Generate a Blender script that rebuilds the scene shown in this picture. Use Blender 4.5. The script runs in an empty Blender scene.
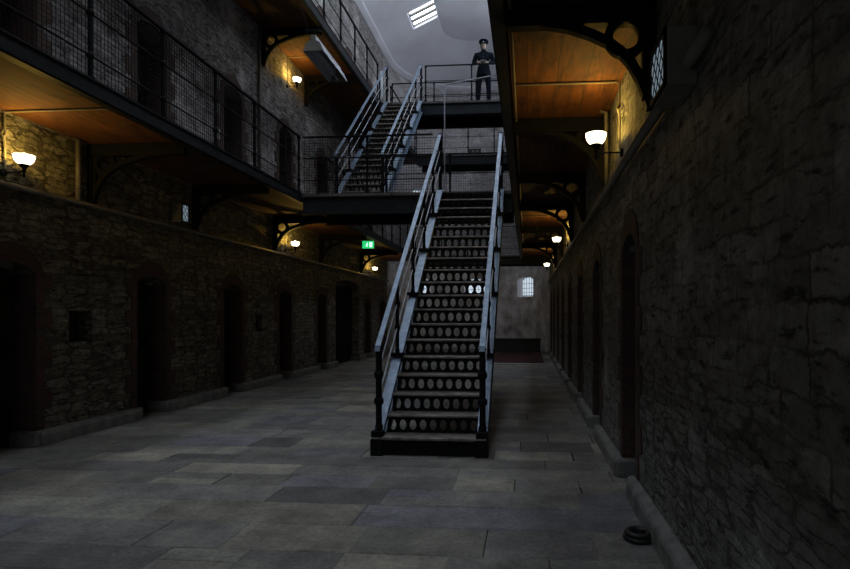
import bpy, bmesh, math, random
from mathutils import Vector, Matrix
random.seed(7)
PI = math.pi
sc = bpy.context.scene
COL = sc.collection

# ---------------------------------------------------------------- camera
F_PX, YAW, CX, HY, W, H = 570.0, math.radians(4.4), 483.1, 316.0, 850, 569
cd = bpy.data.cameras.new('camera'); cam = bpy.data.objects.new('camera', cd); COL.objects.link(cam)
cd.sensor_fit = 'HORIZONTAL'; cd.sensor_width = 36.0; cd.lens = F_PX / W * 36.0
cd.shift_x = (W / 2 - CX) / W
cd.shift_y = (HY - H / 2) / W
cam.location = (0, 0, 1.5); cam.rotation_euler = (PI / 2, 0, YAW)
cd.clip_start = 0.05; cd.clip_end = 200
sc.camera = cam

# ---------------------------------------------------------------- world, light levels, exposure
world = bpy.data.worlds.new('world'); sc.world = world; world.use_nodes = True
bg = world.node_tree.nodes['Background']; bg.inputs[0].default_value = (0.6, 0.72, 1.0, 1); bg.inputs[1].default_value = 0.25
sc.view_settings.view_transform = 'Standard'; sc.view_settings.look = 'None'
sc.view_settings.exposure = 0.3; sc.view_settings.gamma = 1.0; sc.view_settings.use_curve_mapping = False
SKY_COL = (0.76, 0.86, 1.0)
SKYLIGHT = 5.2       # glazing of the roof lights, those nearer the camera added as fill
BACK_FILL = 0.6         # fill light: unseen tall window added behind the camera
SIDE_FILL = 3.9         # fill light: unseen windows added high in the right wall
WINDOW = 0.6          # barred windows in the rounded end wall
LAMP_W = 23.0          # wall lamps, watts
LAMP_COL = (1.0, 0.60, 0.09)

# ---------------------------------------------------------------- places (metres; the hall runs along +Y)
LW, RW = -5.65, 0.90            # wall faces
Z1, Z2, ZT = 3.80, 7.70, 11.90  # gallery decks, wall top
LE, RE = -4.25, -0.25           # gallery edges
CXA, CYA = (LW + RW) / 2, 22.75 # centre of the rounded end
RA = (RW - LW) / 2
YB = -6.0                       # back of the hall

# ---------------------------------------------------------------- mesh helpers
class MB:
    def __init__(s): s.v = []; s.f = []; s.mi = []; s.cur = 0
    def add(s, vs, fs):
        n = len(s.v); s.v += [tuple(v) for v in vs]; s.f += [tuple(i + n for i in f) for f in fs]; s.mi += [s.cur] * len(fs)
    def quad(s, a, b, c, d): s.add([a, b, c, d], [(0, 1, 2, 3)])
    def box(s, x0, x1, y0, y1, z0, z1):
        s.add([(x0,y0,z0),(x1,y0,z0),(x1,y1,z0),(x0,y1,z0),(x0,y0,z1),(x1,y0,z1),(x1,y1,z1),(x0,y1,z1)],
              [(0,3,2,1),(4,5,6,7),(0,1,5,4),(1,2,6,5),(2,3,7,6),(3,0,4,7)])
    def bbox(s, x0, x1, y0, y1, z0, z1, b=0.01):      # chamfered top edges and corners
        vs = []
        def ring(z, i): 
            return [(x0+i,y0,z),(x1-i,y0,z),(x1,y0+i,z),(x1,y1-i,z),(x1-i,y1,z),(x0+i,y1,z),(x0,y1-i,z),(x0,y0+i,z)]
        vs += ring(z0, b); vs += ring(z1 - b, b)
        vs += [(min(max(x, x0+b), x1-b), min(max(y, y0+b), y1-b), z1) for x, y, z in ring(z1, b)]
        fs = [tuple(reversed(range(8))), tuple(range(16, 24))]
        for k in range(2):
            for i in range(8): fs.append((k*8+i, k*8+(i+1) % 8, k*8+8+(i+1) % 8, k*8+8+i))
        s.add(vs, fs)
    def frame(s, p, q):
        d = (Vector(q) - Vector(p)).normalized(); up = Vector((0,0,1)) if abs(d.z) < .95 else Vector((1,0,0))
        a = d.cross(up).normalized(); b = a.cross(d).normalized(); return a, b
    def cyl(s, p, q, r, n=10, r2=None):
        p, q = Vector(p), Vector(q); a, b = s.frame(p, q); r2 = r if r2 is None else r2; vs = []
        for c, rr in ((p, r), (q, r2)):
            for i in range(n):
                t = 2*PI*i/n; vs.append(c + a*math.cos(t)*rr + b*math.sin(t)*rr)
        fs = [(i, (i+1) % n, n+(i+1) % n, n+i) for i in range(n)] + [tuple(reversed(range(n))), tuple(range(n, 2*n))]
        s.add(vs, fs)
    def bar(s, p, q, w, h):                            # rectangular bar, w sideways, h in the up direction
        p, q = Vector(p), Vector(q); a, b = s.frame(p, q); vs = []
        for c in (p, q):
            for i, j in ((-1,-1),(1,-1),(1,1),(-1,1)): vs.append(c + a*i*w/2 + b*j*h/2)
        s.add(vs, [(0,1,5,4),(1,2,6,5),(2,3,7,6),(3,0,4,7),(3,2,1,0),(4,5,6,7)])
    def tube(s, pts, r, n=8):
        pts = [Vector(p) for p in pts]; vs = []; up = None
        for i, p in enumerate(pts):
            d = (pts[min(i+1, len(pts)-1)] - pts[max(i-1, 0)]).normalized()
            if up is None: up = Vector((0,0,1)) if abs(d.z) < .9 else Vector((1,0,0))
            a = d.cross(up).normalized(); up = a.cross(d).normalized()
            for k in range(n):
                t = 2*PI*k/n; vs.append(p + a*math.cos(t)*r + up*math.sin(t)*r)
        fs = []
        for i in range(len(pts)-1):
            for k in range(n): fs.append((i*n+k, i*n+(k+1) % n, (i+1)*n+(k+1) % n, (i+1)*n+k))
        fs += [tuple(reversed(range(n))), tuple(range((len(pts)-1)*n, len(pts)*n))]
        s.add(vs, fs)
    def lathe(s, c, prof, n=20, cap=True):             # prof: (r, z) pairs about a vertical axis
        cx, cy, cz = c; vs = []
        for r, z in prof:
            for k in range(n):
                t = 2*PI*k/n; vs.append((cx + r*math.cos(t), cy + r*math.sin(t), cz + z))
        fs = []
        for i in range(len(prof)-1):
            for k in range(n): fs.append((i*n+k, i*n+(k+1) % n, (i+1)*n+(k+1) % n, (i+1)*n+k))
        if cap: fs += [tuple(reversed(range(n))), tuple(range((len(prof)-1)*n, len(prof)*n))]
        s.add(vs, fs)
    def prism(s, poly, y0, y1):                        # poly in (x, z), extruded along Y
        n = len(poly)
        vs = [(x, y0, z) for x, z in poly] + [(x, y1, z) for x, z in poly]
        s.add(vs, [tuple(range(n)), tuple(reversed(range(n, 2*n)))] + [(i, n+i, n+(i+1) % n, (i+1) % n) for i in range(n)])
    def prism_x(s, poly, x0, x1):                      # poly in (y, z), extruded along X
        n = len(poly)
        vs = [(x0, y, z) for y, z in poly] + [(x1, y, z) for y, z in poly]
        s.add(vs, [tuple(reversed(range(n))), tuple(range(n, 2*n))] + [(i, (i+1) % n, n+(i+1) % n, n+i) for i in range(n)])
    def build(s, name, mats, parent=None, smooth=False, bevel=0, at=None, fix=True):
        me = bpy.data.meshes.new(name)
        if at is not None: s.v = [(x-at[0], y-at[1], z-at[2]) for x, y, z in s.v]
        me.from_pydata(s.v, [], s.f); 
        if not isinstance(mats, (list, tuple)): mats = [mats]
        for m in mats: me.materials.append(m)
        for p, i in zip(me.polygons, s.mi): p.material_index = i; p.use_smooth = smooth
        if fix:
            bm = bmesh.new(); bm.from_mesh(me); bmesh.ops.recalc_face_normals(bm, faces=bm.faces); bm.to_mesh(me); bm.free()
        o = bpy.data.objects.new(name, me); COL.objects.link(o)
        if at is not None: o.location = at
        if parent: 
            o.parent = parent
            if at is None and parent.get('_abs'): o.location = -parent.location
        if bevel:
            b = o.modifiers.new('bevel', 'BEVEL'); b.width = bevel; b.segments = 2; b.limit_method = 'ANGLE'
        return o

def tag(o, label=None, cat=None, group=None, kind=None):
    if label: o['label'] = label
    if cat: o['category'] = cat
    if group: o['group'] = group
    if kind: o['kind'] = kind
    return o
def thing(name, loc, label, cat, group=None, rz=0):
    o = bpy.data.objects.new(name, None); COL.objects.link(o); o.location = loc; o.rotation_euler = (0, 0, rz)
    o.empty_display_size = .2
    return tag(o, label, cat, group)
def rel(mb, loc):                                      # vertices given in hall coordinates -> relative to loc
    mb.v = [(x-loc[0], y-loc[1], z-loc[2]) for x, y, z in mb.v]; return mb
def copy_tree(o, parent=None):
    c = o.copy(); COL.objects.link(c)
    if parent is not None: c.parent = parent
    for ch in list(o.children): copy_tree(ch, c)
    return c

# ---------------------------------------------------------------- materials
def new_mat(name):
    m = bpy.data.materials.new(name); m.use_nodes = True; nt = m.node_tree
    return m, nt, nt.nodes['Principled BSDF']
def N(nt, t, **kw):
    n = nt.nodes.new(t)
    for k, v in kw.items():
        if k in n.inputs: n.inputs[k].default_value = v
        else: setattr(n, k, v)
    return n
def L(nt, a, b): nt.links.new(a, b)
def math_n(nt, op, a, b=None, c=None, clamp=False):
    n = nt.nodes.new('ShaderNodeMath'); n.operation = op; n.use_clamp = clamp
    for i, x in enumerate((a, b, c)):
        if x is None: continue
        if hasattr(x, 'is_linked'): L(nt, x, n.inputs[i])
        else: n.inputs[i].default_value = x
    return n.outputs[0]
def ramp(nt, fac, stops):
    r = nt.nodes.new('ShaderNodeValToRGB'); L(nt, fac, r.inputs[0]); e = r.color_ramp.elements
    while len(e) > 1: e.remove(e[-1])
    e[0].position = stops[0][0]; e[0].color = (*stops[0][1], 1)
    for p, c in stops[1:]: x = e.new(p); x.color = (*c, 1)
    return r.outputs[0]
def mix(nt, fac, a, b, mode='MIX'):
    n = nt.nodes.new('ShaderNodeMix'); n.data_type = 'RGBA'; n.blend_type = mode
    for i, x in ((0, fac), (6, a), (7, b)):
        if hasattr(x, 'is_linked'): L(nt, x, n.inputs[i])
        elif i == 0: n.inputs[0].default_value = x
        else: n.inputs[i].default_value = (*x, 1)
    return n.outputs[2]
def plane_coords(nt, su=1.0, sv=1.0, warp=0.0, wscale=1.0):
    """(x+y, z) of the surface in metres, scaled and warped: stones keep their size on any upright face"""
    g = nt.nodes.new('ShaderNodeNewGeometry'); s = nt.nodes.new('ShaderNodeSeparateXYZ'); L(nt, g.outputs['Position'], s.inputs[0])
    u = math_n(nt, 'ADD', s.outputs[0], s.outputs[1]); v = s.outputs[2]
    c = nt.nodes.new('ShaderNodeCombineXYZ'); L(nt, u, c.inputs[0]); L(nt, v, c.inputs[1])
    out = c.outputs[0]
    if warp:
        nz = N(nt, 'ShaderNodeTexNoise', Scale=wscale, Detail=3.0); L(nt, g.outputs['Position'], nz.inputs['Vector'])
        sub = N(nt, 'ShaderNodeVectorMath', operation='SUBTRACT'); L(nt, nz.outputs['Color'], sub.inputs[0]); sub.inputs[1].default_value = (.5, .5, .5)
        sl = N(nt, 'ShaderNodeVectorMath', operation='SCALE'); L(nt, sub.outputs[0], sl.inputs[0]); sl.inputs['Scale'].default_value = warp
        ad = N(nt, 'ShaderNodeVectorMath', operation='ADD'); L(nt, out, ad.inputs[0]); L(nt, sl.outputs[0], ad.inputs[1]); out = ad.outputs[0]
    m = N(nt, 'ShaderNodeVectorMath', operation='MULTIPLY'); L(nt, out, m.inputs[0]); m.inputs[1].default_value = (su, sv, 1)
    return m.outputs[0], g.outputs['Position'], s.outputs[2]

def stone_mat(name, rows, cols, mortar, depth=0.03, plaster=0.0, low=None, squared=False):
    """random rubble brought roughly to courses; rows = (stone width, course height) in metres. low: (height, rows) thinner stones near the floor"""
    m, nt, p = new_mat(name)
    def layer(rows, seed):
        uv, pos, zz = plane_coords(nt, 1/rows[0], 1/rows[1], rows[1]*.85, 1.7/rows[1]*.25)
        n0 = N(nt, 'ShaderNodeTexNoise', Scale=2.6/rows[1], Detail=3.0); L(nt, pos, n0.inputs['Vector'])
        sub = N(nt, 'ShaderNodeVectorMath', operation='SUBTRACT'); L(nt, n0.outputs['Color'], sub.inputs[0]); sub.inputs[1].default_value = (.5, .5, .5)
        sl = N(nt, 'ShaderNodeVectorMath', operation='MULTIPLY'); L(nt, sub.outputs[0], sl.inputs[0]); sl.inputs[1].default_value = (.25, .5, 0)
        ad = N(nt, 'ShaderNodeVectorMath', operation='ADD'); L(nt, uv, ad.inputs[0]); L(nt, sl.outputs[0], ad.inputs[1])
        vo = N(nt, 'ShaderNodeTexVoronoi', feature='DISTANCE_TO_EDGE', Scale=1.0, Randomness=.55); L(nt, ad.outputs[0], vo.inputs['Vector'])
        v2 = N(nt, 'ShaderNodeTexVoronoi', feature='F1', Scale=1.0, Randomness=.55); L(nt, ad.outputs[0], v2.inputs['Vector'])
        nj = N(nt, 'ShaderNodeTexNoise', Scale=5.0, Detail=4.0); L(nt, pos, nj.inputs['Vector'])
        mr = N(nt, 'ShaderNodeMapRange'); mr.interpolation_type = 'SMOOTHSTEP'; L(nt, vo.outputs['Distance'], mr.inputs[0]); mr.inputs[1].default_value = 0.0
        L(nt, math_n(nt, 'MULTIPLY_ADD', nj.outputs[0], .34, -.06, clamp=False), mr.inputs[2])
        sp = nt.nodes.new('ShaderNodeSeparateColor'); L(nt, v2.outputs['Color'], sp.inputs[0])
        return mr.outputs[0], sp.outputs[0], pos, zz
    def squared_layer(rows):                            # squared blocks in courses with ragged joints
        uv, pos, zz = plane_coords(nt, 1, 1, .16, 1.1)
        n0 = N(nt, 'ShaderNodeTexNoise', Scale=9.0, Detail=5.0, Roughness=.7); L(nt, pos, n0.inputs['Vector'])
        sub = N(nt, 'ShaderNodeVectorMath', operation='SUBTRACT'); L(nt, n0.outputs['Color'], sub.inputs[0]); sub.inputs[1].default_value = (.5, .5, .5)
        sl = N(nt, 'ShaderNodeVectorMath', operation='SCALE'); L(nt, sub.outputs[0], sl.inputs[0]); sl.inputs['Scale'].default_value = .085
        ad = N(nt, 'ShaderNodeVectorMath', operation='ADD'); L(nt, uv, ad.inputs[0]); L(nt, sl.outputs[0], ad.inputs[1])
        br = N(nt, 'ShaderNodeTexBrick', Scale=1.0); L(nt, ad.outputs[0], br.inputs['Vector'])
        br.inputs['Color1'].default_value = (0, 0, 0, 1); br.inputs['Color2'].default_value = (1, 1, 1, 1); br.inputs['Mortar'].default_value = (.4, .4, .4, 1)
        br.inputs['Mortar Size'].default_value = .011; br.inputs['Mortar Smooth'].default_value = .7; br.inputs['Brick Width'].default_value = rows[0]; br.inputs['Row Height'].default_value = rows[1]
        br.offset = .4; br.offset_frequency = 3; br.squash = .62; br.squash_frequency = 2
        nj = N(nt, 'ShaderNodeTexNoise', Scale=3.5, Detail=5.0); L(nt, pos, nj.inputs['Vector'])
        jm = N(nt, 'ShaderNodeMapRange'); L(nt, nj.outputs[0], jm.inputs[0]); jm.inputs[1].default_value = .42; jm.inputs[2].default_value = .58; jm.inputs[3].default_value = .15
        e = math_n(nt, 'SUBTRACT', 1.0, math_n(nt, 'MULTIPLY', br.outputs['Fac'], jm.outputs[0]))
        sp = nt.nodes.new('ShaderNodeSeparateColor'); L(nt, br.outputs['Color'], sp.inputs[0])
        return e, sp.outputs[0], pos, zz
    edge, rnd, pos, zz = squared_layer(rows) if squared else layer(rows, 0)
    n2 = N(nt, 'ShaderNodeTexNoise', Scale=.9, Detail=4.0); L(nt, pos, n2.inputs['Vector'])
    if low:
        e2, r2, _, _ = layer(low[1], 1)
        k = math_n(nt, 'ADD', zz, math_n(nt, 'MULTIPLY', n2.outputs[0], 1.6))
        msk = N(nt, 'ShaderNodeMapRange'); L(nt, k, msk.inputs[0]); msk.inputs[1].default_value = low[0] + .7; msk.inputs[2].default_value = low[0] + .95
        def mx(a, b):
            n = nt.nodes.new('ShaderNodeMix'); L(nt, msk.outputs[0], n.inputs[0]); L(nt, a, n.inputs[2]); L(nt, b, n.inputs[3]); return n.outputs[0]
        edge, rnd = mx(e2, edge), mx(r2, rnd)
    n1 = N(nt, 'ShaderNodeTexNoise', Scale=11.0, Detail=8.0, Roughness=.72); L(nt, pos, n1.inputs['Vector'])
    k = math_n(nt, 'ADD', math_n(nt, 'MULTIPLY', rnd, .24), math_n(nt, 'MULTIPLY_ADD', n1.outputs[0], 1.1, -.12))
    col = ramp(nt, k, [(.22, cols[0]), (.52, cols[1]), (.85, cols[2])])
    col = mix(nt, edge, mortar, col)
    col = mix(nt, .55, col, ramp(nt, n2.outputs[0], [(.3, (.45, .45, .45)), (.7, (1.0, 1.0, 1.0))]), 'MULTIPLY')
    hgt = math_n(nt, 'ADD', math_n(nt, 'MULTIPLY', edge, math_n(nt, 'MULTIPLY_ADD', rnd, .7, .45)), math_n(nt, 'MULTIPLY', n1.outputs[0], 2.2))
    # ragged pits and cracks, longer than high
    uv2, _, _ = plane_coords(nt, 5.0, 15.0, .10, 3.0)
    n5 = N(nt, 'ShaderNodeTexNoise', Scale=1.0, Detail=8.0, Roughness=.72); L(nt, uv2, n5.inputs['Vector'])
    pit = N(nt, 'ShaderNodeMapRange'); L(nt, n5.outputs[0], pit.inputs[0]); pit.inputs[1].default_value = .36; pit.inputs[2].default_value = .46
    col = mix(nt, pit.outputs[0], tuple(c*.35 for c in mortar), col)
    hgt = math_n(nt, 'ADD', hgt, math_n(nt, 'MULTIPLY', pit.outputs[0], .9))
    if plaster > 0:                                    # patches of old render and limewash over the stones
        n3 = N(nt, 'ShaderNodeTexNoise', Scale=1.3, Detail=6.0, Roughness=.68); L(nt, pos, n3.inputs['Vector'])
        pm = N(nt, 'ShaderNodeMapRange'); L(nt, n3.outputs[0], pm.inputs[0]); pm.inputs[1].default_value = .60 - plaster*.3; pm.inputs[2].default_value = .74 - plaster*.3
        pc = mix(nt, n1.outputs[0], (cols[2][0]*.7, cols[2][1]*.7, cols[2][2]*.72), (min(1, cols[2][0]*1.4), min(1, cols[2][1]*1.4), min(1, cols[2][2]*1.45)))
        col = mix(nt, math_n(nt, 'MULTIPLY', pm.outputs[0], .8), col, pc)
        hgt = math_n(nt, 'MULTIPLY_ADD', pm.outputs[0], .5, math_n(nt, 'MULTIPLY', hgt, math_n(nt, 'MULTIPLY_ADD', pm.outputs[0], -.6, 1.0)))
    L(nt, col, p.inputs['Base Color']); p.inputs['Roughness'].default_value = .9; p.inputs['Specular IOR Level'].default_value = .2
    b = N(nt, 'ShaderNodeBump', Strength=1.0, Distance=depth); L(nt, hgt, b.inputs['Height']); L(nt, b.outputs[0], p.inputs['Normal'])
    return m

def brick_mat(name, c1, c2, mortar, wash=0.0):
    m, nt, p = new_mat(name)
    uv, pos, zz = plane_coords(nt, 1, 1, .012, 6)
    br = N(nt, 'ShaderNodeTexBrick', Scale=1.0); L(nt, uv, br.inputs['Vector'])
    br.inputs['Color1'].default_value = (*c1, 1); br.inputs['Color2'].default_value = (*c2, 1); br.inputs['Mortar'].default_value = (*mortar, 1)
    br.inputs['Mortar Size'].default_value = .007; br.inputs['Mortar Smooth'].default_value = .3; br.inputs['Brick Width'].default_value = .22; br.inputs['Row Height'].default_value = .078
    n1 = N(nt, 'ShaderNodeTexNoise', Scale=22.0, Detail=5.0); L(nt, pos, n1.inputs['Vector'])
    col = mix(nt, .6, br.outputs[0], ramp(nt, n1.outputs[0], [(.3, (.35, .35, .35)), (.7, (1, 1, 1))]), 'MULTIPLY')
    L(nt, col, p.inputs['Base Color']); p.inputs['Roughness'].default_value = .85
    h = math_n(nt, 'ADD', math_n(nt, 'MULTIPLY', br.outputs['Fac'], -1.0), math_n(nt, 'MULTIPLY', n1.outputs[0], .5))
    b = N(nt, 'ShaderNodeBump', Strength=1.0, Distance=.012); L(nt, h, b.inputs['Height']); L(nt, b.outputs[0], p.inputs['Normal'])
    return m

def noisy_mat(name, c1, c2, scale=8.0, rough=.6, metal=0.0, bump=.003, bscale=None, spec=.5):
    m, nt, p = new_mat(name)
    g = nt.nodes.new('ShaderNodeNewGeometry')
    n1 = N(nt, 'ShaderNodeTexNoise', Scale=scale, Detail=6.0, Roughness=.6); L(nt, g.outputs['Position'], n1.inputs['Vector'])
    L(nt, ramp(nt, n1.outputs[0], [(.3, c1), (.7, c2)]), p.inputs['Base Color'])
    p.inputs['Roughness'].default_value = rough; p.inputs['Metallic'].default_value = metal; p.inputs['Specular IOR Level'].default_value = spec
    if bump:
        n2 = N(nt, 'ShaderNodeTexNoise', Scale=bscale or scale*3, Detail=5.0); L(nt, g.outputs['Position'], n2.inputs['Vector'])
        b = N(nt, 'ShaderNodeBump', Strength=1.0, Distance=bump); L(nt, n2.outputs[0], b.inputs['Height']); L(nt, b.outputs[0], p.inputs['Normal'])
    return m

def wood_mat(name, c1, c2, c3, width=.28, rough=.45):
    m, nt, p = new_mat(name)
    g = nt.nodes.new('ShaderNodeNewGeometry'); s = nt.nodes.new('ShaderNodeSeparateXYZ'); L(nt, g.outputs['Position'], s.inputs[0])
    bx = math_n(nt, 'DIVIDE', s.outputs[0], width); fl = math_n(nt, 'FLOOR', bx); fr = math_n(nt, 'FRACT', bx)
    wn = N(nt, 'ShaderNodeTexWhiteNoise', noise_dimensions='1D'); L(nt, fl, wn.inputs['W'])
    mp = N(nt, 'ShaderNodeVectorMath', operation='MULTIPLY'); L(nt, g.outputs['Position'], mp.inputs[0]); mp.inputs[1].default_value = (9, 1.1, 9)
    ad = N(nt, 'ShaderNodeVectorMath', operation='ADD'); L(nt, mp.outputs[0], ad.inputs[0]); L(nt, wn.outputs['Color'], ad.inputs[1])
    n1 = N(nt, 'ShaderNodeTexNoise', Scale=1.6, Detail=6.0, Roughness=.6, Distortion=1.2); L(nt, ad.outputs[0], n1.inputs['Vector'])
    col = ramp(nt, n1.outputs[0], [(.28, c1), (.5, c2), (.72, c3)])
    col = mix(nt, .5, col, ramp(nt, wn.outputs[0], [(0, (.6, .6, .6)), (1, (1, 1, 1))]), 'MULTIPLY')
    joint = math_n(nt, 'GREATER_THAN', math_n(nt, 'ABSOLUTE', math_n(nt, 'SUBTRACT', fr, .5)), .5 - .004/width)
    n3 = N(nt, 'ShaderNodeTexNoise', Scale=5.5, Detail=4.0); L(nt, g.outputs['Position'], n3.inputs['Vector'])
    stain = ramp(nt, n3.outputs[0], [(.56, (1, 1, 1)), (.68, (.2, .15, .15))])
    col = mix(nt, .8, col, stain, 'MULTIPLY')
    col = mix(nt, joint, col, (.01, .006, .004))
    L(nt, col, p.inputs['Base Color']); p.inputs['Roughness'].default_value = rough
    b = N(nt, 'ShaderNodeBump', Strength=.6, Distance=.004); L(nt, n1.outputs[0], b.inputs['Height']); L(nt, b.outputs[0], p.inputs['Normal'])
    return m
def emit_mat(name, col, strength, base=(.8, .8, .8)):
    m, nt, p = new_mat(name); p.inputs['Base Color'].default_value = (*base, 1); p.inputs['Roughness'].default_value = .4
    p.inputs['Emission Color'].default_value = (*col, 1); p.inputs['Emission Strength'].default_value = strength
    return m

M = {}
M['rubble'] = stone_mat('rubble_stone', (.34, .085), [(.08,.072,.052), (.22,.205,.16), (.46,.43,.35)], (.12,.11,.085), depth=.03)
M['rubble_up'] = stone_mat('limewashed_rubble', (.34, .09), [(.16,.15,.14), (.34,.315,.30), (.56,.52,.50)], (.20,.185,.175), depth=.025, plaster=.25)
M['coursed'] = stone_mat('coursed_stone', (.50, .155), [(.15,.15,.13), (.34,.335,.30), (.60,.59,.54)], (.16,.155,.13), depth=.045, plaster=.1, low=(1.15, (.30, .055)), squared=True)
M['ashlar_end'] = stone_mat('end_wall_stone', (.6, .16), [(.34,.31,.31), (.50,.465,.465), (.66,.62,.615)], (.33,.305,.30), depth=.016, plaster=.2, squared=True)
M['brick'] = brick_mat('red_brick', (.105,.048,.034), (.06,.034,.027), (.085,.07,.058))
M['plinth'] = noisy_mat('plinth_stone', (.10,.098,.09), (.24,.235,.215), 7, .75, bump=.006)
M['plaster'] = noisy_mat('old_plaster', (.22,.20,.185), (.80,.80,.82), 1.9, .85, bump=.012, bscale=9)
M['white'] = noisy_mat('ceiling_plaster', (.66,.64,.67), (.80,.79,.83), .6, .9, bump=.004, bscale=3)
M['iron'] = noisy_mat('black_iron', (.004,.0045,.005), (.010,.011,.012), 15, .65, bump=.001, spec=.1)
M['tread'] = noisy_mat('worn_iron', (.09,.078,.066), (.33,.285,.24), 9, .45, metal=.3, bump=.001)
M['paint'] = noisy_mat('blue_grey_paint', (.13,.18,.25), (.26,.34,.44), 11, .38, metal=.2, bump=.0012)
M['fascia'] = noisy_mat('dark_grey_paint', (.008,.010,.012), (.020,.024,.028), 9, .6, bump=.001, spec=.15)
M['wood'] = wood_mat('varnished_planks', (.032,.010,.0008), (.10,.031,.002), (.18,.062,.004), rough=.8)
M['deck'] = wood_mat('deck_boards', (.05,.045,.04), (.10,.09,.08), (.16,.14,.13), rough=.7)
M['door'] = noisy_mat('door_paint', (.010,.009,.008), (.028,.024,.020), 6, .6, bump=.002)
M['pipe'] = noisy_mat('pipe_paint', (.11,.10,.08), (.19,.175,.14), 6, .6, bump=.001)
M['pale'] = noisy_mat('pale_paint', (.42,.45,.48), (.62,.65,.68), 6, .5, bump=.001)
M['skyglass'] = emit_mat('roof_glazing', SKY_COL, SKYLIGHT)
M['back_fill'] = emit_mat('rear_fill_glow', SKY_COL, BACK_FILL)
M['side_fill'] = emit_mat('side_fill_glow', SKY_COL, SIDE_FILL)
M['winglass'] = emit_mat('window_glazing', (.72,.86,1.0), WINDOW)
M['boxglass'] = emit_mat('box_glazing', (.45,.62,.75), .22)  # faint glow put into the pane for the bluish light on its glass
M['shade'] = emit_mat('opal_shade', (1.0,.86,.58), 3.2)
M['exit'] = emit_mat('exit_green', (.01,.55,.16), .9, base=(.0,.2,.06))
M['exitw'] = emit_mat('exit_white', (.6,1.0,.75), 1.1)
M['red'] = noisy_mat('red_mat', (.05,.012,.010), (.09,.022,.018), 20, .9, bump=.003)
M['rubber'] = noisy_mat('black_rubber', (.006,.006,.006), (.015,.015,.015), 20, .5, bump=.001)
M['uniform'] = noisy_mat('uniform_cloth', (.003,.005,.008), (.009,.012,.018), 20, .9, bump=.002, spec=.05)
M['skin'] = noisy_mat('skin', (.30,.21,.165), (.40,.29,.23), 10, .55, bump=0)
M['paper'] = noisy_mat('book_cover', (.02,.02,.02), (.04,.035,.03), 10, .8, bump=0)
M['grout'] = noisy_mat('grout', (.02,.019,.018), (.045,.043,.04), 12, .95, bump=.004)

def floor_mat():
    m, nt, p = new_mat('flagstone')
    a = N(nt, 'ShaderNodeAttribute', attribute_name='slab'); g = nt.nodes.new('ShaderNodeNewGeometry')
    n1 = N(nt, 'ShaderNodeTexNoise', Scale=2.6, Detail=10.0, Roughness=.72); L(nt, g.outputs['Position'], n1.inputs['Vector'])
    n2 = N(nt, 'ShaderNodeTexNoise', Scale=28.0, Detail=6.0, Roughness=.7); L(nt, g.outputs['Position'], n2.inputs['Vector'])
    col = mix(nt, .75, a.outputs['Color'], ramp(nt, n1.outputs[0], [(.30, (.25,.25,.25)), (.50, (.9,.9,.9)), (.68, (1.6,1.57,1.45))]), 'MULTIPLY')
    col = mix(nt, .5, col, ramp(nt, n2.outputs[0], [(.32, (.3,.3,.3)), (.68, (1.35,1.35,1.35))]), 'MULTIPLY')
    L(nt, col, p.inputs['Base Color'])
    r = N(nt, 'ShaderNodeMapRange'); L(nt, n1.outputs[0], r.inputs[0]); r.inputs[3].default_value = .45; r.inputs[4].default_value = .8; L(nt, r.outputs[0], p.inputs['Roughness'])
    h = math_n(nt, 'ADD', math_n(nt, 'MULTIPLY', n1.outputs[0], 1.0), math_n(nt, 'MULTIPLY', n2.outputs[0], .35))
    b = N(nt, 'ShaderNodeBump', Strength=1.0, Distance=.05); L(nt, h, b.inputs['Height']); L(nt, b.outputs[0], p.inputs['Normal'])
    return m
M['flag'] = floor_mat()

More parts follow.
